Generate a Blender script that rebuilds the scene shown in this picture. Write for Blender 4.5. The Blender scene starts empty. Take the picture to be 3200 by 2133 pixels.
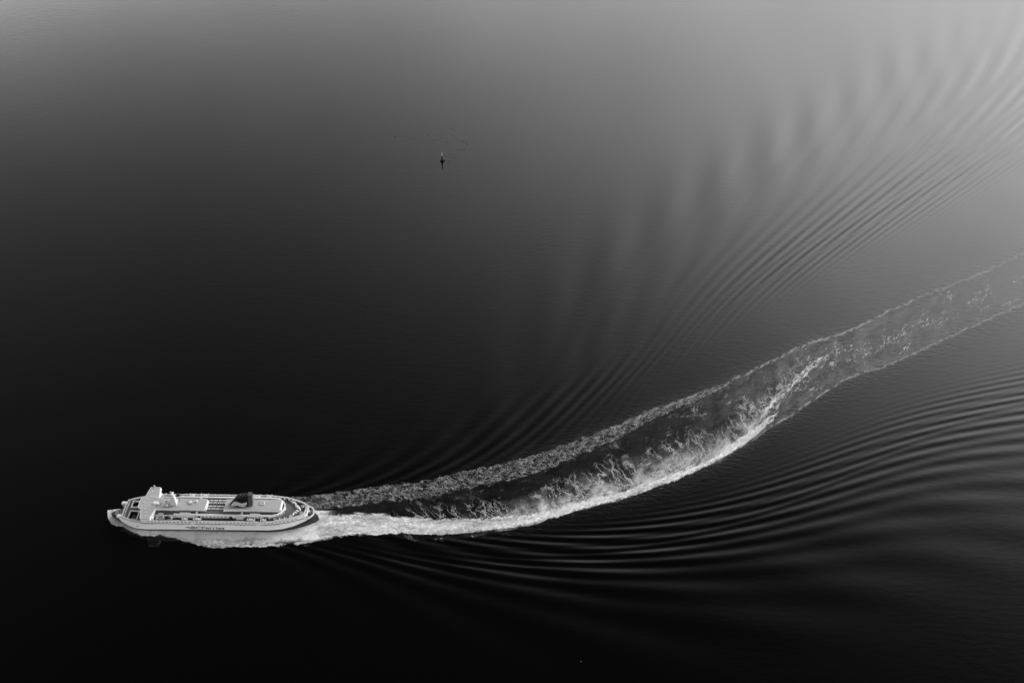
import bpy, bmesh, math, random
import numpy as np
from mathutils import Vector, Matrix
random.seed(7); rng = np.random.default_rng(5)
SC = bpy.context.scene
C = SC.collection
R = math.radians

# ---------------------------------------------------------------- camera
CAM_H = 645.5; TH = R(39.3); FPX = 3400.0; PW, PH = 3200.0, 2133.0
cam = bpy.data.objects.new('camera', bpy.data.cameras.new('camera')); C.objects.link(cam)
cam.location = (0, 0, CAM_H); cam.rotation_euler = (R(90) - TH, 0, 0)
cam.data.sensor_fit = 'HORIZONTAL'; cam.data.sensor_width = 36.0; cam.data.lens = 36.0 * FPX / PW
cam.data.clip_start = 1.0; cam.data.clip_end = 200000.0
SC.camera = cam
SC.view_settings.view_transform = 'Standard'; SC.view_settings.look = 'None'
SC.view_settings.gamma = 1.0; SC.view_settings.exposure = 0.0

# ---------------------------------------------------------------- sun and sky
SUN_EL, SUN_AZ = R(34), R(58)        # azimuth clockwise from +Y (right of the view)
sun = bpy.data.lights.new('sun', 'SUN'); sun.energy = 0.5; sun.angle = R(14); sun.color = (1, 1, 1)
so = bpy.data.objects.new('sun', sun); C.objects.link(so)
sd = Vector((math.sin(SUN_AZ) * math.cos(SUN_EL), math.cos(SUN_AZ) * math.cos(SUN_EL), math.sin(SUN_EL)))
so.rotation_euler = sd.to_track_quat('Z', 'Y').to_euler()
so.location = sd * 2000

# cloud cover: luminance of the grey overcast as a function of direction (x right, y ahead, z up)
TERMS = [(0,0),(0,1),(0,2),(0,3),(1,0),(1,1),(2,0),(1,2),(2,1),(3,0),(2,2),(0,4),(3,1)]
SKY = [4.07, -11.417, 18.236, -1.078, -12.35, 45.295, 3.863, -33.417, -16.251, 10.449, 9.67, -19.77, -35.762]
BACK = 13.0; BACK_FALL = 4.0     # extra sky brightness low behind the camera, added to light the near hull
world = bpy.data.worlds.new('World'); SC.world = world; world.use_nodes = True
wt = world.node_tree; wt.nodes.clear()
def mth(nt, op, a, b=None, c=None, clamp=False):
    n = nt.nodes.new('ShaderNodeMath'); n.operation = op; n.use_clamp = clamp
    for i, v in enumerate((a, b, c)):
        if v is None: continue
        if isinstance(v, (int, float)): n.inputs[i].default_value = v
        else: nt.links.new(v, n.inputs[i])
    return n.outputs[0]
sky = wt.nodes.new('ShaderNodeTexSky'); sky.sky_type = 'NISHITA'; sky.sun_disc = False
sky.sun_elevation = SUN_EL; sky.sun_rotation = SUN_AZ; sky.air_density = 1.0; sky.dust_density = 4.0
bw = wt.nodes.new('ShaderNodeRGBToBW'); wt.links.new(sky.outputs[0], bw.inputs[0])
tc = wt.nodes.new('ShaderNodeTexCoord'); sp = wt.nodes.new('ShaderNodeSeparateXYZ')
wt.links.new(tc.outputs['Generated'], sp.inputs[0])
X, Y, Z = sp.outputs
zc = mth(wt, 'MINIMUM', mth(wt, 'MAXIMUM', Z, 0.30), 0.90)
xc = mth(wt, 'MINIMUM', mth(wt, 'MAXIMUM', X, -0.42), 0.50)
e = None
for co_, (i_, j_) in zip(SKY, TERMS):
    term = co_
    for _ in range(i_): term = mth(wt, 'MULTIPLY', xc, term)
    for _ in range(j_): term = mth(wt, 'MULTIPLY', zc, term)
    e = term if e is None else mth(wt, 'ADD', e, term)
front = mth(wt, 'EXPONENT', e)
mr = wt.nodes.new('ShaderNodeMapRange'); mr.interpolation_type = 'SMOOTHSTEP'
wt.links.new(Y, mr.inputs[0]); mr.inputs[1].default_value = 0.30; mr.inputs[2].default_value = -0.25
mr.inputs[3].default_value = 0.0; mr.inputs[4].default_value = 1.0
mixf = mth(wt, 'ADD', mth(wt, 'MULTIPLY', mth(wt, 'SUBTRACT', 1.0, mr.outputs[0]), front), mth(wt, 'MULTIPLY', mr.outputs[0], mth(wt, 'MULTIPLY', BACK, mth(wt, 'EXPONENT', mth(wt, 'MULTIPLY', Z, -BACK_FALL)))))
lum = mth(wt, 'MULTIPLY', bw.outputs[0], mixf)
cn = wt.nodes.new('ShaderNodeTexNoise'); cn.inputs['Scale'].default_value = 7.0; cn.inputs['Detail'].default_value = 4
wt.links.new(tc.outputs['Generated'], cn.inputs[0])
lum = mth(wt, 'MULTIPLY', lum, mth(wt, 'ADD', 0.84, mth(wt, 'MULTIPLY', cn.outputs[0], 0.32)))
bg = wt.nodes.new('ShaderNodeBackground'); bg.inputs[1].default_value = 0.10
wt.links.new(lum, bg.inputs[0])
wo = wt.nodes.new('ShaderNodeOutputWorld'); wt.links.new(bg.outputs[0], wo.inputs[0])

# ---------------------------------------------------------------- helpers
S52 = PW / 2352.0
def on_water(px, py, z=0.0):
    """ground position seen at a pixel of the 2352-wide survey picture"""
    a = (np.asarray(px, float) * S52 - PW / 2) / FPX; b = (np.asarray(py, float) * S52 - PH / 2) / FPX
    ry = math.cos(TH) - b * math.sin(TH); rz = -math.sin(TH) - b * math.cos(TH)
    k = (z - CAM_H) / rz
    return a * k, ry * k

def mat(name, col, rough=0.6, metal=0.0, noise=0.0, nscale=0.6, bump=0.0, spec=0.5):
    m = bpy.data.materials.new(name); m.use_nodes = True; nt = m.node_tree
    b = nt.nodes['Principled BSDF']
    b.inputs['Base Color'].default_value = (col, col, col, 1); b.inputs['Roughness'].default_value = rough
    b.inputs['Metallic'].default_value = metal; b.inputs['Specular IOR Level'].default_value = spec
    if noise:
        t = nt.nodes.new('ShaderNodeTexCoord'); n = nt.nodes.new('ShaderNodeTexNoise')
        n.inputs['Scale'].default_value = nscale; n.inputs['Detail'].default_value = 5
        mp = nt.nodes.new('ShaderNodeMapping'); mp.inputs['Scale'].default_value = (0.35, 1, 1)
        nt.links.new(t.outputs['Object'], mp.inputs[0]); nt.links.new(mp.outputs[0], n.inputs[0])
        r = nt.nodes.new('ShaderNodeMapRange'); nt.links.new(n.outputs[0], r.inputs[0])
        r.inputs[1].default_value = 0.25; r.inputs[2].default_value = 0.75
        r.inputs[3].default_value = col * (1 - noise); r.inputs[4].default_value = min(1, col * (1 + noise))
        nt.links.new(r.outputs[0], b.inputs['Base Color'])
        if bump:
            bp = nt.nodes.new('ShaderNodeBump'); bp.inputs['Strength'].default_value = bump; bp.inputs['Distance'].default_value = 0.05
            nt.links.new(n.outputs[0], bp.inputs['Height']); nt.links.new(bp.outputs[0], b.inputs['Normal'])
    return m

def mesh_np(name, V, F, m, smooth=True):
    me = bpy.data.meshes.new(name)
    V = np.asarray(V, np.float32); F = np.asarray(F, np.int32)
    me.vertices.add(len(V)); me.vertices.foreach_set('co', V.ravel())
    me.loops.add(F.size); me.loops.foreach_set('vertex_index', F.ravel())
    me.polygons.add(len(F)); me.polygons.foreach_set('loop_start', np.arange(0, F.size, F.shape[1], dtype=np.int32))
    me.polygons.foreach_set('use_smooth', np.full(len(F), smooth))
    me.update(calc_edges=True); me.materials.append(m)
    o = bpy.data.objects.new(name, me); C.objects.link(o)
    return o

def grid_faces(nx, ny):      # index = j*nx+i
    i, j = np.meshgrid(np.arange(nx - 1), np.arange(ny - 1)); a = (j * nx + i).ravel()
    return np.stack([a, a + 1, a + nx + 1, a + nx], 1)

def tag(o, label=None, cat=None, group=None, kind=None):
    if label: o['label'] = label
    if cat: o['category'] = cat
    if group: o['group'] = group
    if kind: o['kind'] = kind
    return o

# ---------------------------------------------------------------- wake waves (linear dispersive waves along the ship's track)
G = 9.81
tk = [(485,1195),(740,1195),(900,1203),(1050,1200),(1200,1180),(1350,1150),(1500,1105),(1600,1055),(1700,1000),(1800,930),(1850,885),(1950,820),(2100,752),(2200,708),(2352,645),(2500,590),(2700,515)]
tx, ty = on_water([p[0] for p in tk], [p[1] for p in tk])
ux_, uy_ = tx[-1] - tx[-3], ty[-1] - ty[-3]; ul_ = math.hypot(ux_, uy_)      # astern of the picture she came on a straight course
tx = np.r_[tx, [tx[-1] + ux_ / ul_ * d_ for d_ in (200, 500, 900)]]; ty = np.r_[ty, [ty[-1] + uy_ / ul_ * d_ for d_ in (200, 500, 900)]]
dd = np.r_[0, np.cumsum(np.hypot(np.diff(tx), np.diff(ty)))]
ds = 1.3
sg = np.arange(-82, dd[-1], ds)
def smooth(a, n):
    k = np.hanning(n); k /= k.sum(); return np.convolve(np.pad(a, n // 2, mode='reflect', reflect_type='odd'), k, 'same')[n // 2:-(n // 2)]
ext = np.r_[-200, dd]
px_ = np.interp(sg, ext, np.r_[tx[0] - 200, tx]); py_ = np.interp(sg, ext, np.r_[ty[0] + 2, ty])
px_ = smooth(px_, 241); py_ = smooth(py_, 241)
GX, GY, GD = 1536, 1024, 2.0
X0, Y0 = -1150.0, 120.0
kx = 2 * np.pi * np.fft.fftfreq(GX, GD); ky = 2 * np.pi * np.fft.fftfreq(GY, GD)
KX, KY = np.meshgrid(kx, ky); KK = np.hypot(KX, KY)
sel = (KK > 0.02) & (KK < 1.25)
kxs = KX[sel].astype(np.float32); kys = KY[sel].astype(np.float32); ks = KK[sel]
om = np.sqrt(G * ks).astype(np.float32)
gam = (0.0015 + 0.006 * (ks / 0.6) ** 1.5).astype(np.float32)
SPD = np.interp(sg, [0, 250, 700], [9.8, 10.5, 11.8]); U = 10.2      # she was faster before the turn
age = np.cumsum(ds / SPD)
acc = np.zeros(kxs.size, np.complex64)
tail = np.clip((dd[-1] - sg) / 250.0, 0, 1)
for i in range(len(sg)):
    if sg[i - 1] < 68 <= sg[i]: acc_fore = acc.copy()
    tau = age[i]
    ph = om * tau - kxs * (px_[i] - X0) - kys * (py_[i] - Y0)
    acc += (tail[i] * ds * (SPD[i] / 10.6) ** 7) * np.exp(-gam * tau) * (np.cos(ph) + 1j * np.sin(ph)).astype(np.complex64)
spec = np.zeros((GY, GX), np.complex64)
src = np.exp(-(ks * 3.0) ** 2 / 2) * ks ** 0.0 + 1.5 * np.exp(-(ks * 1.15) ** 2 / 2) * ks ** 0.6 / (1 + np.exp(-(ks - 0.45) / 0.07))
spec[sel] = (acc - 0.8 * (acc - acc_fore) * np.exp(-1j * om * 150.0 / U)) * src
# FFT convention: value at grid point r is sum spec * exp(+i k r)
big = np.zeros((GY * 2, GX * 2), np.complex64)        # pad the spectrum: the same waves on a grid twice as fine
for a_, A_ in ((slice(0, GY // 2), slice(0, GY // 2)), (slice(-(GY // 2), None), slice(-(GY // 2), None))):
    for b_, B_ in ((slice(0, GX // 2), slice(0, GX // 2)), (slice(-(GX // 2), None), slice(-(GX // 2), None))): big[A_, B_] = spec[a_, b_]
ETA = np.fft.ifft2(big).imag; del big
GX *= 2; GY *= 2; GD /= 2
ETA /= np.std(ETA[600:1400, 1100:2000]) * 3
WAVE_AMP = 0.175
ETA = (ETA * WAVE_AMP).astype(np.float32)
def eta_at(x, y):
    x = np.asarray(x, float); y = np.asarray(y, float)
    D = y - np.interp(x, px_, py_); D1 = np.clip(D / 130, 0, 1); w = 32 * D1 * D1 * (3 - 2 * D1)      # the outer train leaves from the ship's far shoulder
    lee = 1 + np.clip(-D / 40, 0, 1) * np.interp(x, [-200, -80, 60, 180, 300], [0.4, 0.8, 0.5, -0.15, -0.55])
    x_s, y_s = x + 0.5 * w, y - 0.85 * w
    return eta_grid(x_s, y_s, x, y) * lee
def eta_grid(xs_, ys_, x, y):
    fx = (xs_ - X0) / GD; fy = (ys_ - Y0) / GD
    ok = (fx > 1) & (fx < GX - 2) & (fy > 1) & (fy < GY - 2)
    fx = np.clip(fx, 1, GX - 2.01); fy = np.clip(fy, 1, GY - 2.01)
    i = fx.astype(int); j = fy.astype(int); a = fx - i; b = fy - j
    v = ETA[j, i] * (1 - a) * (1 - b) + ETA[j, i + 1] * a * (1 - b) + ETA[j + 1, i] * (1 - a) * b + ETA[j + 1, i + 1] * a * b
    edge = np.clip(np.minimum.reduce([(x + 1100) / 150, (1780 - x) / 150, (y - 150) / 100, (2050 - y) / 150]), 0, 1)
    near = 0.22 + 0.78 * np.clip((x + 260) / 330, 0, 1) ** 1.2       # the young waves beside the ship are low
    far_ = 1 + 2.2 * np.clip((y - 800) / 550, 0, 1)                     # the old ones were made at full speed
    return np.where(ok, v * edge * near * far_, 0)

# curves of the foam, from the survey picture (x, y)
YN = np.array([(247,1186),(248.1,1192.5),(255.5,1205.4),(269,1209.4),(283.6,1211.6),(291.5,1217.2),(305,1224),(323,1229.6),(353.3,1233),(364.6,1230.2),(392.7,1234.1),(415.2,1242),(449,1253.2),(482.7,1260),(504.2,1260),(549.2,1256.6),(605.4,1257.7),(639.2,1255.5),(684.2,1251),(718,1246),(740,1243),(802,1232),(855,1235),(927,1232),(958,1240),(996,1244.6),(1021,1239),(1074,1240),(1130,1229),(1192,1218),(1239,1207),(1270,1196),(1312,1183),(1374,1165),(1424,1155),(1487,1133),(1546,1111),(1640,1068),(1730,1015),(1768,982),(1815,959),(1834,943),(1880,912),(1937,876),(1984,858),(2018,848),(2117,805),(2183,776),(2215,759),(2281,730),(2352,700),(2500,640)])
YF = np.array([(247,1175),(600,1140),(693,1140),(752,1132),(818,1124),(880,1115),(943,1109),(1005,1096),(1068,1082),(1130,1069.7),(1177,1057),(1255,1035),(1312,1014.7),(1343,1002),(1387,986.6),(1424,974),(1484,946),(1562,919),(1649,885),(1718,855),(1756,835),(1841,792),(1920,769),(1969,749),(2032,716),(2101,687),(2189,651),(2248,628),(2352,579),(2500,520)])
YU = np.array([(247,1150),(690,1150),(700,1178),(730,1176),(755,1174.5),(888,1174.5),(914,1182),(974,1185),(1067,1186.7),(1130,1180.6),(1192,1176),(1255,1166),(1317,1150),(1374,1133),(1437,1118),(1499,1096),(1562,1077),(1625,1052),(1687,1008),(1750,961),(1781,927),(1797,890),(1850,845),(1900,830),(2500,560)])
def cv(t, x): return np.interp(x, t[:, 0], t[:, 1])

# ---------------------------------------------------------------- water
def water_material():
    m = bpy.data.materials.new('sea_water'); m.use_nodes = True; nt = m.node_tree
    b = nt.nodes['Principled BSDF']
    b.inputs['Base Color'].default_value = (0.0018, 0.0018, 0.0018, 1)
    b.inputs['Roughness'].default_value = 0.06; b.inputs['IOR'].default_value = 1.333
    t = nt.nodes.new('ShaderNodeTexCoord')
    def noise(sc, det, scale=(1, 1, 1), rough=0.5):
        mp = nt.nodes.new('ShaderNodeMapping'); mp.inputs['Scale'].default_value = scale
        mp.inputs['Rotation'].default_value = (0, 0, 0.25)
        n = nt.nodes.new('ShaderNodeTexNoise'); n.inputs['Scale'].default_value = sc; n.inputs['Detail'].default_value = det
        n.inputs['Roughness'].default_value = rough
        nt.links.new(t.outputs['Object'], mp.inputs[0]); nt.links.new(mp.outputs[0], n.inputs[0]); return n.outputs[0]
    n1 = noise(0.16, 4, (0.6, 1.6, 1)); n2 = noise(0.9, 3, (0.7, 1.5, 1)); n3 = noise(0.006, 3)
    patch = nt.nodes.new('ShaderNodeMapRange'); nt.links.new(n3, patch.inputs[0])
    patch.inputs[1].default_value = 0.35; patch.inputs[2].default_value = 0.7; patch.inputs[3].default_value = 0.35; patch.inputs[4].default_value = 1.0
    h = mth(nt, 'ADD', mth(nt, 'MULTIPLY', n1, 0.065), mth(nt, 'MULTIPLY', n2, 0.012))
    ca = nt.nodes.new('ShaderNodeAttribute'); ca.attribute_name = 'chop'
    n4 = noise(0.28, 5, (0.45, 1.5, 1), 0.65)
    h = mth(nt, 'ADD', mth(nt, 'MULTIPLY', h, patch.outputs[0]), mth(nt, 'MULTIPLY', mth(nt, 'MULTIPLY', n4, ca.outputs['Fac']), 0.28))
    bp = nt.nodes.new('ShaderNodeBump'); bp.inputs['Strength'].default_value = 1.0; bp.inputs['Distance'].default_value = 1.0
    nt.links.new(h, bp.inputs['Height']); nt.links.new(bp.outputs[0], b.inputs['Normal'])
    return m
M_water = water_material()
def axis(lo, hi, d, far):
    a = np.arange(lo, hi + d / 2, d); g = []; s = d; p = hi
    while p < far: s *= 1.25; p += s; g.append(p)
    h = []; s = d; p = lo
    while p > -far: s *= 1.25; p -= s; h.append(p)
    return np.r_[h[::-1], a, g]
ax = axis(-830, 860, 1.5, 90000); ay = np.r_[axis(380, 1000, 1.2, 90000)]; ay = np.r_[ay[ay < 1000], axis(1000, 1660, 1.8, 90000)[axis(1000, 1660, 1.8, 90000) >= 1000]]
WX, WY = np.meshgrid(ax, ay)
WZ = eta_at(WX, WY)
# the churned water between the foam edges is too turbulent to carry the waves
cz = WY * math.cos(TH) + CAM_H * math.sin(TH); uz = WY * math.sin(TH) - CAM_H * math.cos(TH)
qx = (PW / 2 + FPX * WX / np.maximum(cz, 1)) / S52; qy = (PH / 2 - FPX * uz / np.maximum(cz, 1)) / S52
ins = np.clip((cv(YN, qx) - qy) / 9, 0, 1) * np.clip((qy - cv(YF, qx)) / 9, 0, 1) * (WY > 0)
WZ = WZ * (1 - 0.85 * ins)
water = mesh_np('water', np.stack([WX, WY, WZ], -1).reshape(-1, 3), grid_faces(len(ax), len(ay)), M_water)
tag(water, kind='structure')
prox = np.minimum(np.abs(qy - cv(YN, qx)) / 34, np.abs(qy - cv(YF, qx)) / 22)
chop = np.where((WY > 0) & (qx > 690), np.exp(-prox ** 1.3), 0) * np.clip((qx - 900) / 300, 0, 1)
at_ = water.data.attributes.new('chop', 'FLOAT', 'POINT'); at_.data.foreach_set('value', chop.astype(np.float32).ravel())

# turbulent foam of the wake: one ribbon a hand's breadth above the water it floats on
def sst(a, b, v):
    t = np.clip((v - a) / (b - a), 0, 1); return t * t * (3 - 2 * t)
def fbm1(n, step, seed):
    r = np.random.default_rng(seed); out = np.zeros(n); amp = 1.0
    while step >= 2:
        k = int(n / step) + 3; out += amp * np.interp(np.arange(n) / step, np.arange(k), r.uniform(-1, 1, k)); step /= 2; amp *= 0.6
    return out
cols = np.arange(247, 2500, 1.5); NV = 90
jn = fbm1(len(cols), 9, 1) * 2.0; jf = fbm1(len(cols), 9, 2) * 2.0
yn = cv(YN, cols) + np.where(cols > 300, jn, 0); yf = cv(YF, cols) + np.where(cols > 690, jf, 0); yu = cv(YU, cols) + fbm1(len(cols), 24, 3) * 2.5
v = np.linspace(0, 1, NV)[:, None]
PY = (yn + 4) * (1 - v) + (yf - 4) * v; PXX = np.broadcast_to(cols, PY.shape)
fx, fy = on_water(PXX, PY)
insf = np.clip((cv(YN, PXX) - PY) / 9, 0, 1) * np.clip((PY - cv(YF, PXX)) / 9, 0, 1)
fz = eta_at(fx, fy) * (1 - 0.85 * insf) + 0.12
n_, f_, u_ = yn[None], yf[None], yu[None]; x_ = PXX; y_ = PY
core = np.array([(1690,1010),(1760,940),(1800,900),(1860,845),(1920,803),(1960,815),(2060,770),(2110,750),(2230,700),(2330,650)])
main = np.clip(np.minimum((y_ - u_) / 11, (n_ - y_) / 10), -1, 1.3)
main = np.where(x_ > 690, main - 2.0 * sst(1715, 1860, x_), main)
bend = np.exp(-((y_ - np.interp(x_, core[:, 0], core[:, 1])) / np.interp(x_, [1700, 1850, 2000], [26, 20, 12])) ** 2) * sst(1690, 1760, x_) * (1 - sst(1860, 2020, x_))
main = np.maximum(main, -0.7 + 1.35 * bend)
side = 1.3 - 0.5 * sst(1236, 1244, y_) ; side = np.where(y_ > n_ - 4, np.maximum(side, 0.9 - 0.5 * sst(520, 600, x_)), side)
side = np.minimum(side, np.clip((n_ - y_) / 4, -1, 1.3))
hole = np.exp(-((x_ - 688) / 38) ** 2 - ((y_ - 1238 + (x_ - 688) * 0.18) / 6.5) ** 2)
side = side - 1.0 * hole
side = np.where((y_ < 1166) & (x_ > 420), -1.2 + 1.5 * np.exp(-np.abs(y_ - 1160) / 6) * (x_ < 600), side)
cut = sst(690, 740, x_)
main = side * (1 - cut) + main * cut
gap = np.exp(-((y_ - np.interp(x_, [740, 900, 1050, 1200, 1290], [1238, 1232, 1229, 1212, 1188])) / 5.0) ** 2) * sst(850, 930, x_) * (1 - sst(1250, 1330, x_))
main = main - 1.25 * gap
fringe = np.clip(1 - (n_ - y_) / 14, 0, 1) * sst(780, 850, x_) * (1 - sst(1700, 1760, x_))
main = main - 0.35 * fringe
milk = 0.70 * np.exp(-(np.clip(u_ + 2 - y_, 0, 200) / np.interp(x_, [1050, 1300, 1600, 1750], [10, 26, 32, 22])) ** 1.5) * sst(1030, 1300, x_) * (1 - sst(1700, 1800, x_)) * (y_ < n_ - 6)
milk = np.maximum(milk, 0.10 * sst(1500, 1800, x_) * sst(0, 8, n_ - y_) * sst(0, 6, y_ - f_) * (1 - 0.7 * sst(1900, 2300, x_)))
milk = np.maximum(milk, 1.7 * sst(285, 330, x_) * (1 - sst(690, 780, x_)) * (1 - sst(1231, 1250, y_)) * (y_ > 1172) * np.clip((n_ - y_) / 5, 0, 1))
milk = np.maximum(milk, 0.012 * (x_ > 700) * sst(0, 8, n_ - y_) * sst(0, 6, y_ - f_))
th = np.interp(x_, [640, 880, 1130, 1255, 1400, 1500, 1650, 1720], [34, 38, 44, 44, 36, 24, 12, 5])
lace = np.interp(x_, [640, 900, 1100], [1.5, 1.15, 1.0]) * sst(-1, 3, y_ - f_) * (1 - sst(0.65, 1.15, (y_ - f_) / th)) * sst(560, 640, x_) * (1 - 0.75 * sst(1500, 1760, x_))
inter = sst(1300, 1480, x_) * sst(2, 14, y_ - f_) * sst(4, 18, n_ - y_) * np.interp(x_, [1480, 1800, 1950, 2150], [0.20, 0.30, 0.32, 0.26])
cy = np.interp(x_, core[:, 0], core[:, 1]); rad = np.interp(x_, [1690, 1800, 1900, 2100, 2300], [30, 38, 26, 20, 14])
wisp = np.exp(-((y_ - cy) / rad) ** 2) * sst(1680, 1780, x_) * np.interp(x_, [1680, 1850, 1950, 2000, 2080, 2150, 2250, 2352], [1, 1, 0.95, 0.75, 0.85, 0.5, 0.42, 0.5])
wisp = np.maximum(wisp, inter)
fil = np.clip(1 - (u_ - 2 - y_) / np.interp(x_, [860, 1000, 1200, 1350, 1500, 1700, 1850], [14, 26, 42, 72, 88, 80, 50]), 0, 1) * (y_ < u_ + 5) * sst(840, 960, x_) * (1 - sst(1780, 1880, x_))
fil = fil ** 0.7 * sst(6, 30, y_ - f_) * np.interp(x_, [860, 1050, 1300], [0.42, 0.6, 1.0])
edge = np.exp(-((y_ - f_ - 2.5) / 3.0) ** 2) * sst(1350, 1500, x_) * np.interp(x_, [1400, 1900, 2352], [0.8, 0.9, 0.55]) + np.exp(-((n_ - y_ - 2.5) / 3.0) ** 2) * sst(1690, 1780, x_) * np.interp(x_, [1700, 2352], [0.9, 0.55])
endf = 1 - sst(2440, 2495, x_)
al = np.r_[0, np.cumsum(np.hypot(np.diff(fx[NV // 2]), np.diff(fy[NV // 2])))][None] * np.ones((NV, 1))
ac = np.r_[np.zeros((1, len(cols))), np.cumsum(np.hypot(np.diff(fx, axis=0), np.diff(fy, axis=0)), 0)]

def foam_material():
    m = bpy.data.materials.new('sea_foam'); m.use_nodes = True; nt = m.node_tree
    b = nt.nodes['Principled BSDF']; out = nt.nodes['Material Output']
    b.inputs['Roughness'].default_value = 0.8; b.inputs['Specular IOR Level'].default_value = 0.2
    def att(n):
        a = nt.nodes.new('ShaderNodeAttribute'); a.attribute_name = n; return a
    A1, A2, FL = att('foam_a'), att('foam_b'), att('flow')
    s1 = nt.nodes.new('ShaderNodeSeparateXYZ'); nt.links.new(A1.outputs['Vector'], s1.inputs[0])
    s2 = nt.nodes.new('ShaderNodeSeparateXYZ'); nt.links.new(A2.outputs['Vector'], s2.inputs[0])
    main, milk, lace = s1.outputs; fil, edge, wisp = s2.outputs
    t = nt.nodes.new('ShaderNodeTexCoord')
    def noise(vec, sc, det, rough=0.6, color=False):
        n = nt.nodes.new('ShaderNodeTexNoise'); n.inputs['Scale'].default_value = sc; n.inputs['Detail'].default_value = det
        n.inputs['Roughness'].default_value = rough; nt.links.new(vec, n.inputs[0]); return n.outputs[1 if color else 0]
    def mapping(vec, scale, rot=(0, 0, 0)):
        mp = nt.nodes.new('ShaderNodeMapping'); mp.inputs['Scale'].default_value = scale; mp.inputs['Rotation'].default_value = rot
        nt.links.new(vec, mp.inputs[0]); return mp.outputs[0]
    def warp(vec, sc, amt, det=3):
        c = noise(vec, sc, det, 0.6, True)
        a = nt.nodes.new('ShaderNodeVectorMath'); a.operation = 'SUBTRACT'; nt.links.new(c, a.inputs[0]); a.inputs[1].default_value = (.5, .5, .5)
        k = nt.nodes.new('ShaderNodeVectorMath'); k.operation = 'SCALE'; nt.links.new(a.outputs[0], k.inputs[0]); k.inputs['Scale'].default_value = amt
        d = nt.nodes.new('ShaderNodeVectorMath'); d.operation = 'ADD'; nt.links.new(vec, d.inputs[0]); nt.links.new(k.outputs[0], d.inputs[1]); return d.outputs[0]
    def veins(vec, sc, w0, w1):
        vo = nt.nodes.new('ShaderNodeTexVoronoi'); vo.feature = 'DISTANCE_TO_EDGE'; vo.inputs['Scale'].default_value = sc
        nt.links.new(vec, vo.inputs['Vector']); return ramp(vo.outputs['Distance'], w0, w1, 1, 0)
    def ramp(v_, a, b_, c=0.0, d=1.0, smooth=True):
        r = nt.nodes.new('ShaderNodeMapRange'); r.interpolation_type = 'SMOOTHSTEP' if smooth else 'LINEAR'
        if isinstance(v_, (int, float)): r.inputs[0].default_value = v_
        else: nt.links.new(v_, r.inputs[0])
        for i, q in enumerate((a, b_, c, d)): r.inputs[i + 1].default_value = q
        return r.outputs[0]
    M = lambda op, a, b_=None: mth(nt, op, a, b_)
    P = FL.outputs['Vector']
    nf = noise(mapping(P, (0.6, 1, 1)), 0.22, 6, 0.68); nc = noise(P, 0.035, 3); nh = noise(P, 0.9, 3, 0.6)
    def ridge(vec, sc, w, det=3, rough=0.55, off=0.5):        # thin meandering threads where a noise crosses one level
        n = noise(vec, sc, det, rough); return ramp(M('ABSOLUTE', M('SUBTRACT', n, off)), 0.0, w, 1, 0)
    P2 = warp(P, 0.25, 5.0, 4)
    nm = noise(mapping(P2, (0.55, 1, 1)), 0.42, 6, 0.72)
    # solid wash
    fld = M('ADD', main, M('MULTIPLY', M('SUBTRACT', M('ADD', M('MULTIPLY', nf, 0.55), M('MULTIPLY', nm, 0.45)), 0.5), 3.4))
    a_main = ramp(fld, 0.25, 0.85)
    vein = M('MULTIPLY', ridge(mapping(P2, (0.6, 1, 1)), 0.11, 0.020, 4), ramp(nc, 0.38, 0.6))
    vein = M('MAXIMUM', vein, M('MULTIPLY', ridge(mapping(P2, (0.5, 1, 1), (0, 0, 0.3)), 0.2, 0.022, 4), 0.55))
    big = noise(mapping(P2, (0.16, 1, 1)), 0.16, 4, 0.6)
    dens = M('MULTIPLY', ramp(nm, 0.28, 0.72, 0.46, 0.86), ramp(big, 0.34, 0.64, 0.62, 1.16))
    a_main = M('MULTIPLY', a_main, M('MINIMUM', M('ADD', dens, M('MULTIPLY', vein, 0.55)), 1.0))
    # lace: fine broken threads of the old bow wave
    l1 = ridge(mapping(mapping(P2, (1, 1, 1), (0, 0, 0.55)), (0.42, 1.0, 1)), 0.26, 0.045, 5, 0.6)
    l2 = ridge(mapping(mapping(P2, (1, 1, 1), (0, 0, 0.75)), (0.4, 1.0, 1)), 0.5, 0.05, 4, 0.6, 0.47)
    lv = M('MULTIPLY', M('MAXIMUM', l1, M('MULTIPLY', l2, 0.8)), ramp(nf, 0.36, 0.62, 0.15, 1.0))
    lv = M('MAXIMUM', lv, ramp(nm, 0.52, 0.72, 0, 0.55))
    lcut = ramp(M('ADD', lace, M('MULTIPLY', M('SUBTRACT', nf, 0.5), 1.8)), 0.15, 0.6)
    a_lace = M('MULTIPLY', M('MULTIPLY', lv, lcut), 0.42)
    # filaments leaning back from the wash
    ws = mapping(warp(warp(P, 0.045, 14.0, 2), 0.22, 4.5, 3), (1, 1, 1), (0, 0, -0.50))
    f1 = ridge(mapping(ws, (1.0, 0.16, 1)), 0.075, 0.020, 1, 0.4)
    f3 = ridge(mapping(ws, (1.0, 0.13, 1)), 0.13, 0.022, 2, 0.45, 0.46)
    f2 = ridge(mapping(ws, (1.0, 0.22, 1)), 0.10, 0.020, 1, 0.4, 0.54)
    fv = M('MULTIPLY', M('MAXIMUM', M('MAXIMUM', f1, M('MULTIPLY', f3, 0.8)), f2), ramp(nf, 0.32, 0.52, 0.3, 1.0))
    fm = ramp(M('ADD', fil, M('MULTIPLY', M('SUBTRACT', nc, 0.5), 2.2)), 0.12, 0.6)
    a_fil = M('MULTIPLY', M('MULTIPLY', fv, fm), M('ADD', M('MULTIPLY', fil, 0.42), 0.20))
    w1_ = ridge(warp(P, 0.10, 12.0, 4), 0.06, 0.03, 4, 0.6)
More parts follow.
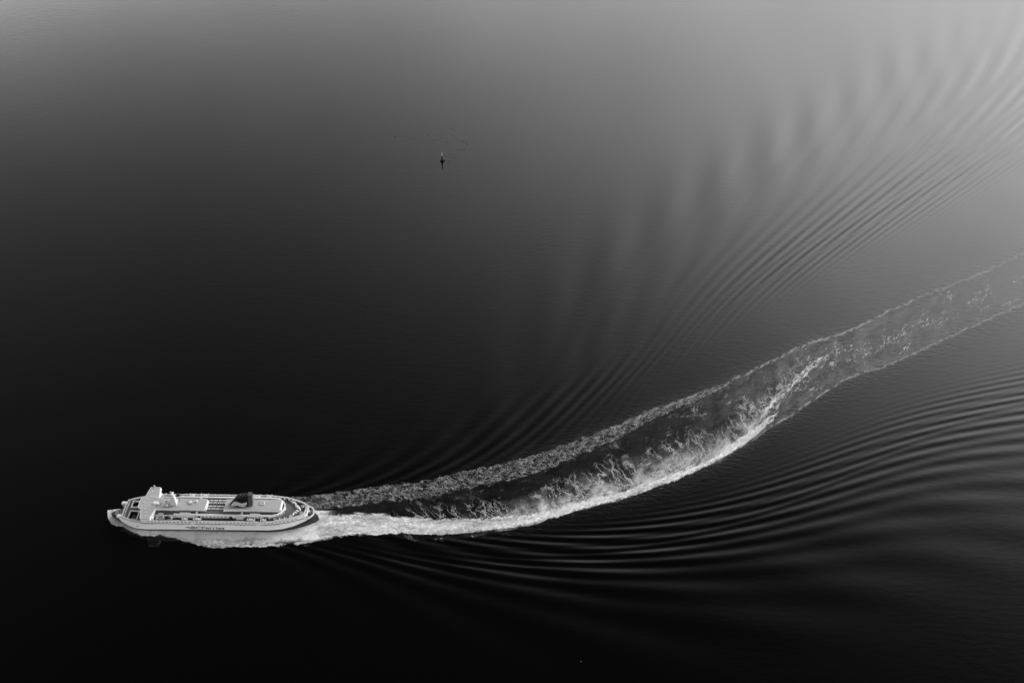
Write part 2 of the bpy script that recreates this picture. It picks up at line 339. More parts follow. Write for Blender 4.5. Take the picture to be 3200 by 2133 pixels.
    a_wisp = M('MULTIPLY', M('MULTIPLY', M('MAXIMUM', M('MULTIPLY', w1_, ramp(nf, 0.35, 0.6)), ramp(nm, 0.5, 0.8, 0, 0.7)), ramp(M('ADD', wisp, M('MULTIPLY', M('SUBTRACT', nc, 0.5), 2.2)), 0.12, 0.72)), 0.56)
    a_edge = M('MULTIPLY', M('MULTIPLY', edge, ramp(nf, 0.40, 0.58)), 0.42)
    a_milk = M('MULTIPLY', milk, M('MULTIPLY', ramp(noise(P, 0.05, 5, 0.65), 0.36, 0.66, 0.12, 1.25), ramp(noise(mapping(P, (0.4, 1, 1)), 0.25, 5, 0.7), 0.3, 0.7, 0.6, 1.15)))
    a_milk = M('MAXIMUM', a_milk, M('SUBTRACT', milk, 0.82))
    al = M('MAXIMUM', M('MAXIMUM', a_main, a_lace), M('MAXIMUM', M('MAXIMUM', a_fil, a_edge), M('MAXIMUM', a_milk, a_wisp)))
    al = M('MINIMUM', al, 1.0)
    col = M('ADD', 0.73, M('MULTIPLY', vein, 0.20))
    nt.links.new(col, b.inputs['Base Color'])
    hgt = M('ADD', M('MULTIPLY', nf, 1.2), M('MULTIPLY', nh, 0.25))
    bp = nt.nodes.new('ShaderNodeBump'); bp.inputs['Strength'].default_value = 0.6; bp.inputs['Distance'].default_value = 1.0
    nt.links.new(hgt, bp.inputs['Height']); nt.links.new(bp.outputs[0], b.inputs['Normal'])
    tr = nt.nodes.new('ShaderNodeBsdfTransparent'); mx = nt.nodes.new('ShaderNodeMixShader')
    nt.links.new(al, mx.inputs[0]); nt.links.new(tr.outputs[0], mx.inputs[1]); nt.links.new(b.outputs[0], mx.inputs[2])
    nt.links.new(mx.outputs[0], out.inputs[0])
    return m
foam = mesh_np('wake_foam', np.stack([fx, fy, fz], -1).reshape(-1, 3), grid_faces(len(cols), NV), foam_material())
def vattr(o, name, arr):
    a = o.data.attributes.new(name, 'FLOAT_VECTOR', 'POINT'); a.data.foreach_set('vector', np.asarray(arr, np.float32).ravel())
vattr(foam, 'foam_a', np.stack([main, milk * endf, lace], -1)); vattr(foam, 'foam_b', np.stack([fil, edge * endf, wisp * endf], -1))
vattr(foam, 'flow', np.stack([al, ac, np.zeros_like(al)], -1))
tag(foam, 'white foaming wake curving away behind the ferry to the right edge', 'wake', kind='stuff')
#==SHIP==

# ---------------------------------------------------------------- ferry
M_white = mat('white_hull_paint', 0.80, 0.42, noise=0.05, nscale=0.12)
M_grey = mat('pale_grey_roof_paint', 0.37, 0.6, noise=0.07, nscale=0.25)
M_trim = mat('white_trim_paint', 0.58, 0.4)
M_deck = mat('dark_deck_coating', 0.10, 0.7, noise=0.16, nscale=0.5)
M_gang = mat('dark_gangway_coating', 0.035, 0.7, noise=0.2, nscale=0.5)
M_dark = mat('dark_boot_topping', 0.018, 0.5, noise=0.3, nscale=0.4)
M_black = mat('black_funnel_paint', 0.007, 0.6, noise=0.15, nscale=0.5, spec=0.15)
M_soot = mat('sooty_grey_casing', 0.06, 0.7, noise=0.2, nscale=0.8)
M_glass = mat('dark_window_glass', 0.02, 0.12)
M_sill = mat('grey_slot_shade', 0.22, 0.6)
M_ink = mat('dark_lettering_paint', 0.03, 0.5)
M_boat = mat('bright_white_fibreglass', 0.74, 0.3)
M_gear = mat('deck_gear_grey', 0.30, 0.6)
M_slopeglass = mat('slanted_glazing_highlight', 0.60, 0.22)  # highlight on the slanted glass, painted in as a pale base colour

ferry = bpy.data.objects.new('ferry', None); C.objects.link(ferry)
ferry.location = (-231.49, 570.96, 0); ferry.rotation_euler = (0, 0, math.atan2(-0.02033, 0.99979))
tag(ferry, 'large white car ferry with a dark funnel steaming left ahead of its foaming wake', 'ferry')

def link(name, bm, m, parent, sm=False):
    bmesh.ops.recalc_face_normals(bm, faces=bm.faces)
    me = bpy.data.meshes.new(name); bm.to_mesh(me); bm.free(); me.materials.append(m)
    if sm:
        for p in me.polygons: p.use_smooth = True
    o = bpy.data.objects.new(name, me); C.objects.link(o); o.parent = parent
    return o
def box(bm, x0, x1, y0, y1, z0, z1, bev=0.0):
    r = bmesh.ops.create_cube(bm, size=1.0); vs = r['verts']
    bmesh.ops.scale(bm, vec=(x1 - x0, y1 - y0, z1 - z0), verts=vs)
    bmesh.ops.translate(bm, vec=((x0 + x1) / 2, (y0 + y1) / 2, (z0 + z1) / 2), verts=vs)
    if bev:
        es = list({e for v in vs for e in v.link_edges})
        bmesh.ops.bevel(bm, geom=es, offset=bev, segments=2, affect='EDGES')
    return vs
def prism(bm, pts, z0, z1, top=None):
    a = [bm.verts.new((p[0], p[1], z0)) for p in pts]
    b = [bm.verts.new((p[0], p[1], z1)) for p in (top or pts)]
    n = len(pts)
    bm.faces.new(a[::-1]); bm.faces.new(b)
    for i in range(n): bm.faces.new((a[i], a[(i + 1) % n], b[(i + 1) % n], b[i]))
def tube(bm, p, q, r, n=8, r2=None):
    p = Vector(p); q = Vector(q); d = (q - p); L = d.length
    m4 = Matrix.Translation((p + q) / 2) @ d.to_track_quat('Z', 'Y').to_matrix().to_4x4()
    bmesh.ops.create_cone(bm, cap_ends=True, segments=n, radius1=r, radius2=r if r2 is None else r2, depth=L, matrix=m4)
def strip(bm, pts, w, z0, z1, closed=False):
    """a wall of thickness w along a polyline; one closed band"""
    n = len(pts); L = []; Rr = []
    for i, p in enumerate(pts):
        a = pts[i - 1] if (i or closed) else p; b = pts[(i + 1) % n] if (i < n - 1 or closed) else p
        d = Vector((b[0] - a[0], b[1] - a[1])); d.normalize(); nn = Vector((-d.y, d.x)) * w / 2
        L.append((p[0] + nn.x, p[1] + nn.y)); Rr.append((p[0] - nn.x, p[1] - nn.y))
    vs = [[bm.verts.new((q[0], q[1], z)) for q in s_] for s_ in (L, Rr) for z in (z0, z1)]
    Lb, Lt, Rb, Rt = vs
    rng_ = range(n if closed else n - 1)
    for i in rng_:
        j = (i + 1) % n
        for A, B in ((Lb, Lt), (Rt, Rb), (Lt, Rt), (Rb, Lb)):
            bm.faces.new((A[i], A[j], B[j], B[i]))
    if not closed:
        bm.faces.new((Lb[0], Lt[0], Rt[0], Rb[0])); bm.faces.new((Lb[-1], Rb[-1], Rt[-1], Lt[-1]))

# plan outlines: half width by station (bow is at negative x)
WD = np.array([(-69.5,8.4),(-65,10.6),(-60,12.1),(-55,13.1),(-50,13.6),(-42,13.8),(42,13.8),(49,13.1),(55,12.1),(60,10.8),(64,9.4),(68,7.8),(71,6.0),(73,4.4)])
WL = np.array([(-82,0.25),(-80,1.6),(-77,3.7),(-74,5.4),(-70,7.9),(-65,10.6),(-58,13.0),(-50,13.7),(45,13.7),(55,12.6),(63,10.3),(70,7.6),(75,5.4),(78,3.6),(80.5,1.4),(81.5,0.25)])
def half(T_, x): return float(np.interp(x, T_[:, 0], T_[:, 1]))
def outline(T_, x0, x1, inset=0.0, step=2.0):
    xs = sorted(set([x0, x1] + [x for x in T_[:, 0] if x0 < x < x1] + list(np.arange(math.ceil(x0), x1, step))))
    sd_ = [(x, half(T_, x) - inset) for x in xs]
    return [(x, y) for x, y in sd_] + [(x, -y) for x, y in reversed(sd_)]

# dark lower hull with the low open fore and after decks
bm = bmesh.new()
o1 = outline(WL, -82, 81.5); prism(bm, [(x, y * 0.975) for x, y in o1], -4.5, 4.2, [(x * 0.99, y * 1.0) for x, y in o1])
lower = link('lower_hull', bm, M_dark, ferry)
bm = bmesh.new(); prism(bm, [(x * 0.975, y * 0.93) for x, y in outline(WL, -80, -68)], 4.25, 4.34); link('foredeck', bm, M_gear, ferry)
for s_ in (0, 1, 2, 3):
    bm = bmesh.new(); tube(bm, (-77.5 + s_ * 1.2, -2.4 + s_ * 1.7, 4.3), (-77.5 + s_ * 1.2, -2.4 + s_ * 1.7, 5.1), 0.35, 10); link('bollard', bm, M_dark, ferry)

# white topsides
def zlow(x): return float(np.interp(x, [-76, -74, -71, -66, -58, 45, 56, 63, 68, 71, 73.5], [5.4, 4.2, 2.6, 1.8, 1.5, 2.5, 3.0, 3.8, 4.9, 5.7, 6.4]))
bm = bmesh.new()
xs = [-73.6, -72, -70.5, -69] + list(np.arange(-67.5, 71, 1.5)) + [71.5, 72.5, 73.3]
WT = np.vstack([[(-73.6, 5.6)], [(-72, 6.9)], WD])
for sgn in (1, -1):
    rows = []
    for x in xs:
        zl = zlow(x); wt_ = half(WT, x); wl_ = half(WL, x) + 0.12
        r = []
        for k in range(6):
            f = k / 5; z = zl + (8.4 - zl) * f
            w = wl_ + (wt_ - wl_) * (f ** 0.8)
            r.append(bm.verts.new((x, sgn * w, z)))
        rows.append(r)
    for a_, b_ in zip(rows, rows[1:]):
        for k in range(5): bm.faces.new((a_[k], b_[k], b_[k + 1], a_[k + 1]))
hull = link('topsides', bm, M_white, ferry, True)
bm = bmesh.new()
for x, w in ((-73.6, 5.6), (73.3, 4.3)):    # transverse end walls behind the bow and stern openings
    z0 = zlow(x) if x > 0 else 4.4
    xx = 73.2 if x > 0 else -69.4
    ww = w if x > 0 else 8.3
    box(bm, xx - 0.15, xx + 0.15, -ww, ww, z0, 8.3); link('end_wall', bm, M_dark, ferry); bm = bmesh.new()
bm.free()
# strake line under the promenade
bm = bmesh.new()
ln = [(x, half(WT, x) + 0.05) for x in xs if x > -70]
for sgn in (1, -1): strip(bm, [(x, sgn * w) for x, w in ln], 0.22, 8.38, 8.66)
link('rubbing_strake', bm, M_dark, ferry)
# decks
def deck(name, pts, z, m, th=0.12):
    bm = bmesh.new(); prism(bm, pts, z - th, z); return link(name, bm, m, ferry)
def ring_with_holes(name, x0, x1, z, m, holes):
    # deck plating laid as planks of boxes round rectangular openings
    bm = bmesh.new(); cuts = sorted({x0, x1, *[h[0] for h in holes], *[h[1] for h in holes]})
    for a_, b_ in zip(cuts, cuts[1:]):
        n = max(1, int((b_ - a_) / 1.5)); st = np.linspace(a_, b_, n + 1)
        ys = [h for h in holes if h[0] <= a_ and h[1] >= b_]; ys.sort(key=lambda h: h[2])
        for p, q in zip(st, st[1:]):
            w0, w1 = half(WD, p) - 0.3, half(WD, q) - 0.3
            if not ys: prism(bm, [(p, -w0), (q, -w1), (q, w1), (p, w0)], z - 0.15, z)
            else:
                prism(bm, [(p, -w0), (q, -w1), (q, ys[0][2]), (p, ys[0][2])], z - 0.15, z)
                for h, h2 in zip(ys, ys[1:]): prism(bm, [(p, h[3]), (q, h[3]), (q, h2[2]), (p, h2[2])], z - 0.15, z)
                prism(bm, [(p, ys[-1][3]), (q, ys[-1][3]), (q, w1), (p, w0)], z - 0.15, z)
    return link(name, bm, m, ferry)
WELLS = [(-64.6, -58.6, 2.0, 7.3), (-64.0, -57.8, -10.6, -2.6)]
ring_with_holes('forward_deck', -69.5, -53.0, 8.55, M_deck, WELLS)
for h in WELLS:
    bm = bmesh.new(); box(bm, h[0], h[1], h[2], h[3], 4.4, 5.6); link('well_floor', bm, M_dark, ferry)
    bm = bmesh.new(); strip(bm, [(h[0] - .45, h[2] - .45), (h[1] + .45, h[2] - .45), (h[1] + .45, h[3] + .45), (h[0] - .45, h[3] + .45)], 0.85, 8.56, 9.7, True)
    link('well_coaming', bm, M_trim, ferry)
for q in ((-63.2, -59.5, -8.5, -6.4), (-62.8, -60.5, -5.6, -3.8), (-63.6, -59.6, 3.2, 5.4)):
    bm = bmesh.new(); box(bm, *q, 5.62, 6.8, .2); link('mooring_winch', bm, M_gear, ferry)
# bow bulwark and its transverse rails
for sgn in (1, -1):
    bm = bmesh.new(); strip(bm, [(x, sgn * (half(WD, x) - 0.35)) for x in np.arange(-69.3, -52, 1.5)], 0.8, 8.7, 9.9); link('bow_bulwark', bm, M_trim, ferry)
for dx in (0.0, 1.5):
    bm = bmesh.new(); strip(bm, [(-69.3 + dx, -7.8 + 0 * dx), (-69.7 + dx, -3), (-69.7 + dx, 3), (-69.3 + dx, 7.8)], 0.4, 8.56, 9.7 - dx * .3); link('bow_rail', bm, M_trim, ferry)
bm = bmesh.new(); box(bm, -58.4, -53.4, 7.6, 8.4, 8.56, 9.5); box(bm, -57.5, -53.4, 10.2, 10.9, 8.56, 9.4); link('deck_locker', bm, M_trim, ferry)
# rounded fairlead platforms at the bow shoulders
for sgn in (1, -1):
    bm = bmesh.new(); box(bm, -74.2, -69.0, 5.1 * 1.0, 8.3, 7.0, 9.1, 0.7)
    if sgn < 0: bmesh.ops.scale(bm, vec=(1, -1, 1), verts=bm.verts)
    link('fairlead_platform', bm, M_boat, ferry)

# promenade side walls with windows, z 8.66 to 11.8
bm = bmesh.new()
for sgn in (1, -1): strip(bm, [(x, sgn * (half(WD, x) - 0.30)) for x in np.arange(-53, 73.2, 1.5)], 0.35, 8.67, 11.8)
prom = link('promenade_wall', bm, M_white, ferry)
skip = [(-14.9, -11.6), (35.5, 39.5)]
def side_windows(parent, xs_, w, h, z, inset, m, name='window', T_=WD):
    for x in xs_:
        for sgn in (1, -1):
            bm = bmesh.new(); a_ = half(T_, x - w / 2) - inset; b_ = half(T_, x + w / 2) - inset
            prism(bm, [(x - w / 2, sgn * (a_ - .1)), (x + w / 2, sgn * (b_ - .1)), (x + w / 2, sgn * (b_ + .05)), (x - w / 2, sgn * (a_ + .05))], z - h / 2, z + h / 2)
            link(name, bm, m, parent)
wx = [x for x in np.arange(-47.5, 67, 2.9) if not any(a_ < x < b_ for a_, b_ in skip)]
side_windows(prom, wx, 1.45, 0.62, 10.2, 0.13, M_glass)
for x0, x1 in skip:
    for sgn in (1, -1):
        bm = bmesh.new(); box(bm, x0 + .3, x1 - .3, min(sgn * 13.6, sgn * 14.0), max(sgn * 13.6, sgn * 14.0), 8.0, 11.5); link('boarding_door', bm, M_boat, prom)
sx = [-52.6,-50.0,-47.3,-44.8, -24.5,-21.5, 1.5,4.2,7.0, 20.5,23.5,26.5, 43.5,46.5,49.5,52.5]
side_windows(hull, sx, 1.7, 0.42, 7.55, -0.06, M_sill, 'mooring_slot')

# gangway and after deck, z 10.7 ; sun deck z 13.2
deck('gangway_deck', outline(WD, -42.5, 50.0, 0.5), 10.7, M_gang)
deck('after_deck', outline(WD, 50.02, 72.6, 0.5), 10.7, M_deck)
HW = 9.6
bm = bmesh.new()
prism(bm, [(-42.4, HW), (-42.4, -HW), (44.5, -HW), (48.5, -9.3), (51.6, -8.0), (54.0, -6.0), (55.6, -3.4), (56.2, 0), (55.6, 3.4), (54.0, 6.0), (51.6, 8.0), (48.5, 9.3), (44.5, HW)], 10.72, 13.1)
house = link('deckhouse', bm, M_white, ferry)
arc = [(44.5, -HW), (48.5, -9.3), (51.6, -8.0), (54.0, -6.0), (55.6, -3.4), (56.2, 0), (55.6, 3.4), (54.0, 6.0), (51.6, 8.0), (48.5, 9.3), (44.5, HW)]
deck('sun_deck', [(x * 1.0 - (0.6 if x > 0 else 0), y * 0.93) for x, y in [(-42.3, HW), (-42.3, -HW)] + arc], 13.22, M_deck, 0.1)
bm = bmesh.new(); strip(bm, [(-28, -HW + .6)] + [(x - .3, y * 0.95) for x, y in arc] + [(-28, HW - .6)], 0.9, 13.12, 14.2); link('sun_deck_bulwark', bm, M_white, ferry)
for x in [q for q in np.arange(-8.5, 41, 2.9) if not (15.5 < q < 27)]:
    for sgn in (1, -1):
        bm = bmesh.new(); box(bm, x - .75, x + .75, min(sgn * 9.55, sgn * 9.67), max(sgn * 9.55, sgn * 9.67), 11.9, 12.6); link('window', bm, M_glass, house)
for i in range(9):
    th = -1.35 + i * 0.14; bm = bmesh.new()
    x, y = 45.2 + 11.1 * math.cos(th), 9.7 * math.sin(th); box(bm, x - .35, x + .35, y - .35, y + .35, 11.7, 12.6); link('window', bm, M_glass, house)
# dark recesses in the deckhouse side
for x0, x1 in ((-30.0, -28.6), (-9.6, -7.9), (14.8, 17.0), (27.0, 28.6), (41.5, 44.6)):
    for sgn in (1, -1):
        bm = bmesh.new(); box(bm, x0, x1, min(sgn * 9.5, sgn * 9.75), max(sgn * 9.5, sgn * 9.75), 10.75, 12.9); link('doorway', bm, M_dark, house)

# cabins along the centre line
def cabin(x0, x1, name, slant_end):
    bm = bmesh.new(); w = 4.95
    prism(bm, [(x0, w), (x0, -w), (x1, -w), (x1, w)], 13.25, 16.2, [(x0, w - .1), (x0, -w + .1), (x1 - 1.0, -w + .1), (x1 - 1.0, w - .1)])
    o = link(name, bm, M_white, ferry)
    bm = bmesh.new(); box(bm, x0 - (.3 if x0 > 0 else 0), x1 - 0.7, -5.1, 5.1, 16.203, 16.42); r = link('roof', bm, M_grey, o)
    bm = bmesh.new(); prism(bm, [(x1 + .12, 4.4), (x1 + .12, -4.4), (x1 + .5, -4.4), (x1 + .5, 4.4)], 13.9, 16.0, [(x1 - .75, 4.4), (x1 - .75, -4.4), (x1 - .45, -4.4), (x1 - .45, 4.4)]); link('sloping_glazing', bm, M_slopeglass, o)
    return o, r
cab1, roof1 = cabin(-43.5, -4.2, 'forward_cabin', 1)
cab2, roof2 = cabin(10.6, 53.6, 'after_cabin', 1)
bm = bmesh.new(); prism(bm, [(9.0, 5.3), (9.0, -5.3), (13.0, -5.0), (13.0, 5.0)], 13.26, 13.3, [(11.6, 5.3), (11.6, -5.3), (13.0, -5.0), (13.0, 5.0)])
for v_ in bm.verts:
    if v_.co.z > 13.28: v_.co.z = 16.19
link('sloping_front', bm, M_white, cab2)

# bridge
BR = [(-51.9, -16.4), (-53.7, -6.8), (-56.4, -5.2), (-57.0, 0), (-56.4, 5.2), (-53.7, 6.8), (-52.2, 16.4), (-44.9, 16.4), (-42.9, 5.2), (-42.9, -5.2), (-44.6, -16.4)]
bm = bmesh.new(); prism(bm, [(x * 0.994, y * 0.985) for x, y in BR], 13.5, 16.2); bridge = link('bridge', bm, M_white, ferry)
bm = bmesh.new(); prism(bm, BR, 16.21, 16.5); link('roof', bm, M_grey, bridge)
bm = bmesh.new(); strip(bm, [(x * 1.003, y * 1.004) for x, y in BR[:-4]], 0.25, 14.6, 15.7); link('window_band', bm, M_glass, bridge)
bm = bmesh.new(); strip(bm, [(-51.6, -16.1), (-53.4, -6.9), (-56.1, -5.1), (-56.7, 0), (-56.1, 5.1), (-53.4, 6.9), (-51.9, 16.1), (-45.2, 16.1)], 0.35, 16.5, 16.72); link('roof_rim', bm, M_trim, bridge)
for sgn in (1, -1):
    bm = bmesh.new(); prism(bm, [(-43.3, sgn * 5.6), (-44.6, sgn * 16.2), (-43.8, sgn * 16.2), (-42.5, sgn * 5.6)][::sgn], 14.6, 16.3, [(-43.4, sgn * 5.6), (-44.9, sgn * 16.2), (-44.5, sgn * 16.2), (-43.0, sgn * 5.6)][::sgn]); link('sloping_glazing', bm, M_slopeglass, bridge)
bm = bmesh.new()
prism(bm, [(-52.4, -13.2), (-54.8, -6), (-56, 0), (-54.8, 6), (-52.4, 13.2), (-43.2, 13.2), (-43.2, -13.2)], 8.56, 13.48); link('bridge_house', bm, M_white, ferry)
for x, y in ((-49.5, 11.5), (-49.6, 6.2), (-51.5, 3.8), (-53.0, 0.2), (-51.0, -3.6), (-50.6, -6.6), (-49.2, -9.8), (-48.3, -13.2)):
    bm = bmesh.new(); box(bm, x - .6, x + .6, y - .45, y + .45, 16.51, 16.85, .12); link('roof_vent', bm, M_boat, bridge)
bm = bmesh.new(); tube(bm, (-49, 16.2, 16.5), (-49, 16.2, 18.2), .35); box(bm, -49.7, -48.5, 15.6, 16.7, 17.6, 18.3, .2); link('wing_light', bm, M_trim, bridge)
bm = bmesh.new(); prism(bm, [(-46.2, -.6), (-44.6, -1.8), (-40.2, -1.9), (-42.6, 1.2), (-45.6, 1.6)], 16.43 + .08, 17.2, [(-45.8, -.4), (-44.6, -1.4), (-41.2, -1.5), (-43.0, .9), (-45.3, 1.2)]); link('skylight_wedge', bm, M_boat, bridge)
bm = bmesh.new(); tube(bm, (-46.5, 5.2, 17.3), (-43.2, 5.0, 17.3), .22); tube(bm, (-44.9, 5.1, 16.5), (-44.9, 5.1, 17.3), .3); link('radar_scanner', bm, M_boat, bridge)

# masts on the forward cabin
bm = bmesh.new(); tube(bm, (-38.0, 0, 16.42), (-36.4, 0, 25.4), .75, 10, .4); tube(bm, (-37, -2.2, 23.2), (-37, 2.2, 23.2), .18); tube(bm, (-36.8, 0, 25.4), (-36.5, 0, 27.2), .5, 8, .3)
for y in (-3.4, 3.4): tube(bm, (-38.2, y, 16.4), (-37.0, 0, 22.0), .2, 6)
link('signal_mast', bm, M_trim, ferry)
bm = bmesh.new(); prism(bm, [(-32.0, -2.6), (-27.0, -2.6), (-27.0, 2.6), (-32.0, 2.6)], 16.43, 26.6, [(-29.6, -.5), (-28.5, -.5), (-28.5, .5), (-29.6, .5)]); rm = link('radar_mast', bm, M_trim, ferry)
bm = bmesh.new(); box(bm, -30.0, -28.2, -1.6, 1.6, 26.62, 27.1, .15); tube(bm, (-29, 0, 27.1), (-29, 0, 28.6), .4, 10, .25); link('radar_platform', bm, M_boat, rm)
bm = bmesh.new(); box(bm, -30.6, -27.6, -.25, .25, 28.62, 28.95); link('radar_scanner', bm, M_boat, rm)
bm = bmesh.new(); bmesh.ops.create_uvsphere(bm, u_segments=14, v_segments=8, radius=.9, matrix=Matrix.Translation((-34.2, -3.0, 17.2))); box(bm, -34.9, -33.5, -3.6, -2.4, 16.42, 16.7); link('satellite_dome', bm, M_boat, roof1)
bm = bmesh.new()
for x, y, w in ((-35.8, 1.8, .9), (-34.8, -1.2, 1.1), (-32.6, -4.1, .8), (-31.2, 3.9, 1.0), (-26.2, 3.4, .7), (-36.6, -3.8, .8)): box(bm, x - w, x + w, y - .5, y + .5, 16.42, 17.2, .1)
link('roof_gear', bm, M_gear, roof1)
bm = bmesh.new(); box(bm, -18.9, -15.3, -1.1, 2.5, 16.42, 17.1, .15); hb = link('roof_hatch', bm, M_grey, roof1)
bm = bmesh.new(); box(bm, -18.2, -16.0, -.3, 1.9, 17.1, 17.4, .1); link('hatch_cover', bm, M_boat, hb)
bm = bmesh.new(); bmesh.ops.create_uvsphere(bm, u_segments=14, v_segments=8, radius=.8, matrix=Matrix.Translation((-12.2, 1.6, 17.4))); tube(bm, (-12.2, 1.6, 16.42), (-12.2, 1.6, 17), .25); link('satellite_dome', bm, M_boat, roof1)
bm = bmesh.new(); box(bm, 36.9, 40.6, -.6, 2.9, 16.42, 17.0, .12); vb = link('roof_vent', bm, M_trim, roof2)
bm = bmesh.new(); box(bm, 37.5, 40.0, 0.0, 2.3, 17.0, 17.06); link('vent_grille', bm, M_gear, vb)

# skylight boxes between the cabins
for i, y in enumerate((5.9, 3.5, -0.2, -2.7)):
    for j, x in enumerate((-2.4, 1.0, 4.6, 8.0)):
        bm = bmesh.new(); box(bm, x - 1.4, x + 1.4, y - .38, y + .38, 13.24, 13.95, .08); link('deck_bench', bm, M_boat, ferry)

# funnel
def fn(z):
    f = (z - 16.42) / 10.6
    return 21.6 + 4.0 * f, 8.1 - 3.9 * f, 3.3 - 0.6 * f       # centre, half length, half width
def fpt(z, x, off=0.0, sgn=-1):
    c_, a_, b_ = fn(z); q = max(0, 1 - ((x - c_) / a_) ** 2); return (x, sgn * (b_ * q ** 0.42 + off), z)
bm = bmesh.new(); prev = None
for k in range(12):
    z = 16.42 + 10.6 * k / 11; c_, a_, b_ = fn(z); ringv = []
    for i in range(40):
        t_ = 2 * math.pi * i / 40; x = c_ + a_ * math.cos(t_); q = max(0, 1 - math.cos(t_) ** 2)
        zz = z - (0.9 * (1 - (x - c_ + a_) / (2 * a_)) if k == 11 else 0)
        ringv.append(bm.verts.new((x, (1 if t_ < math.pi else -1) * b_ * q ** 0.42, zz)))
    if prev:
        for i in range(40): bm.faces.new((prev[i], prev[(i + 1) % 40], ringv[(i + 1) % 40], ringv[i]))
    prev = ringv
bm.faces.new(prev)
funnel = link('funnel', bm, M_black, ferry)
bm = bmesh.new(); prism(bm, [(28.6, -1.9), (31.6, -1.9), (31.6, 1.9), (28.6, 1.9)], 16.43, 28.4, [(29.4, -1.7), (32.6, -1.7), (32.6, 1.7), (29.4, 1.7)]); link('exhaust_casing', bm, M_soot, funnel)
bm = bmesh.new()
for x in (23.5, 26.4): tube(bm, (x, -.6, 26.4), (x + .4, -.6, 28.0), .55, 12)
link('exhaust_pipe', bm, M_soot, funnel)
# waves emblem: pale ribbons on both flanks
TOP_ = [(14.9, 17.0), (16.6, 19.3), (18.4, 21.4), (20.2, 21.9), (22.0, 21.5), (24.0, 20.6), (26.0, 20.9), (28.0, 21.2)]
MID1 = [(15.3, 16.8), (17.0, 18.5), (18.8, 20.1), (20.6, 20.5), (22.4, 19.9), (24.4, 18.9), (26.2, 19.1), (27.9, 20.7)]
MID2 = [(15.6, 16.75), (17.2, 18.2), (19.0, 19.7), (20.8, 20.1), (22.6, 19.5), (24.5, 18.5), (26.4, 18.7), (27.95, 20.3)]
BOT_ = [(16.2, 16.7), (17.8, 17.4), (19.4, 18.2), (21.0, 18.2), (22.8, 17.4), (24.6, 16.95), (26.6, 17.4), (28.0, 19.7)]
for sgn in (-1, 1):
    for A_, B_ in ((TOP_, MID1), (MID2, BOT_)):
        bm = bmesh.new(); rows = []; A2, B2 = np.array(A_), np.array(B_); tt = np.linspace(0, len(A_) - 1, 36)
        for t_ in tt:
            pa = [np.interp(t_, range(len(A_)), A2[:, i]) for i in (0, 1)]; pb = [np.interp(t_, range(len(B_)), B2[:, i]) for i in (0, 1)]
            rows.append([bm.verts.new(fpt(pb[1] + (pa[1] - pb[1]) * f, pb[0] + (pa[0] - pb[0]) * f, .06, sgn)) for f in (0, .33, .66, 1)])
        for a_, b_ in zip(rows, rows[1:]):
            for k in range(3): bm.faces.new((a_[k], b_[k], b_[k + 1], a_[k + 1]))
        link('wave_emblem', bm, M_trim, funnel)

# cross beams from cabin to side, with their pods
for x in (-10.9, 24.0):
    for sgn in (1, -1):
        bm = bmesh.new(); box(bm, x - .55, x + .55, min(sgn * 5.0, sgn * 9.4), max(sgn * 5.0, sgn * 9.4), 13.3, 14.3); link('cross_beam', bm, M_trim, ferry)
for sgn in (1, -1):
    bm = bmesh.new(); prism(bm, [(19.4, sgn * 11.2), (26.0, sgn * 11.2), (25.2, sgn * 9.8), (22.0, sgn * 9.8)][::sgn], 10.72, 13.6, [(21.6, sgn * 10.4), (25.4, sgn * 10.4), (25.0, sgn * 9.8), (22.6, sgn * 9.8)][::sgn]); link('stair_pod', bm, M_trim, ferry)

# boats and marine escape canisters on both sides
def station(x, y, n):
    sg_ = 1 if y > 0 else -1
    bm = bmesh.new()
    for k in range(n):
        xx = x + (k - (n - 1) / 2) * 1.8; box(bm, xx - .82, xx + .82, y - .85, y + .85, 11.9, 13.1, .25)
    o = link('escape_canister', bm, M_boat, ferry)
    bm = bmesh.new(); L = n * .9 + .9
    for e_ in (-L, L): tube(bm, (x + e_, y - 1, 10.7), (x + e_, y - 1, 12.9), .22); tube(bm, (x + e_, y + 1, 10.7), (x + e_, y + 1, 12.9), .22); box(bm, x + e_ - .28, x + e_ + .28, y - 1.2, y + 1.2, 12.9, 13.2)
    box(bm, x - L, x + L, y - .9, y + .9, 11.6, 11.85); link('davit_frame', bm, M_trim, o)
for x, n in ((-19.0, 1), (-9.4, 2), (31.9, 2), (41.4, 1)):
    station(x, -12.2, n); station(x, 12.4, n)
def rescue_boat(x, y):
    bm = bmesh.new(); bmesh.ops.create_uvsphere(bm, u_segments=16, v_segments=10, radius=1, matrix=Matrix.Translation((x, y, 12.2)) @ Matrix.Diagonal((3.4, 1.15, .8, 1)))
    o = link('rescue_boat', bm, M_gear, ferry, True)
    bm = bmesh.new()
    for d in (-2, 2): tube(bm, (x + d, y * .92, 10.7), (x + d, y * .92, 14.2), .2); tube(bm, (x + d, y * .92, 14.2), (x + d, y * 1.04, 14.0), .18)
    link('davit_frame', bm, M_trim, o)
for sgn in (1, -1): rescue_boat(-37.5, sgn * 11.9)
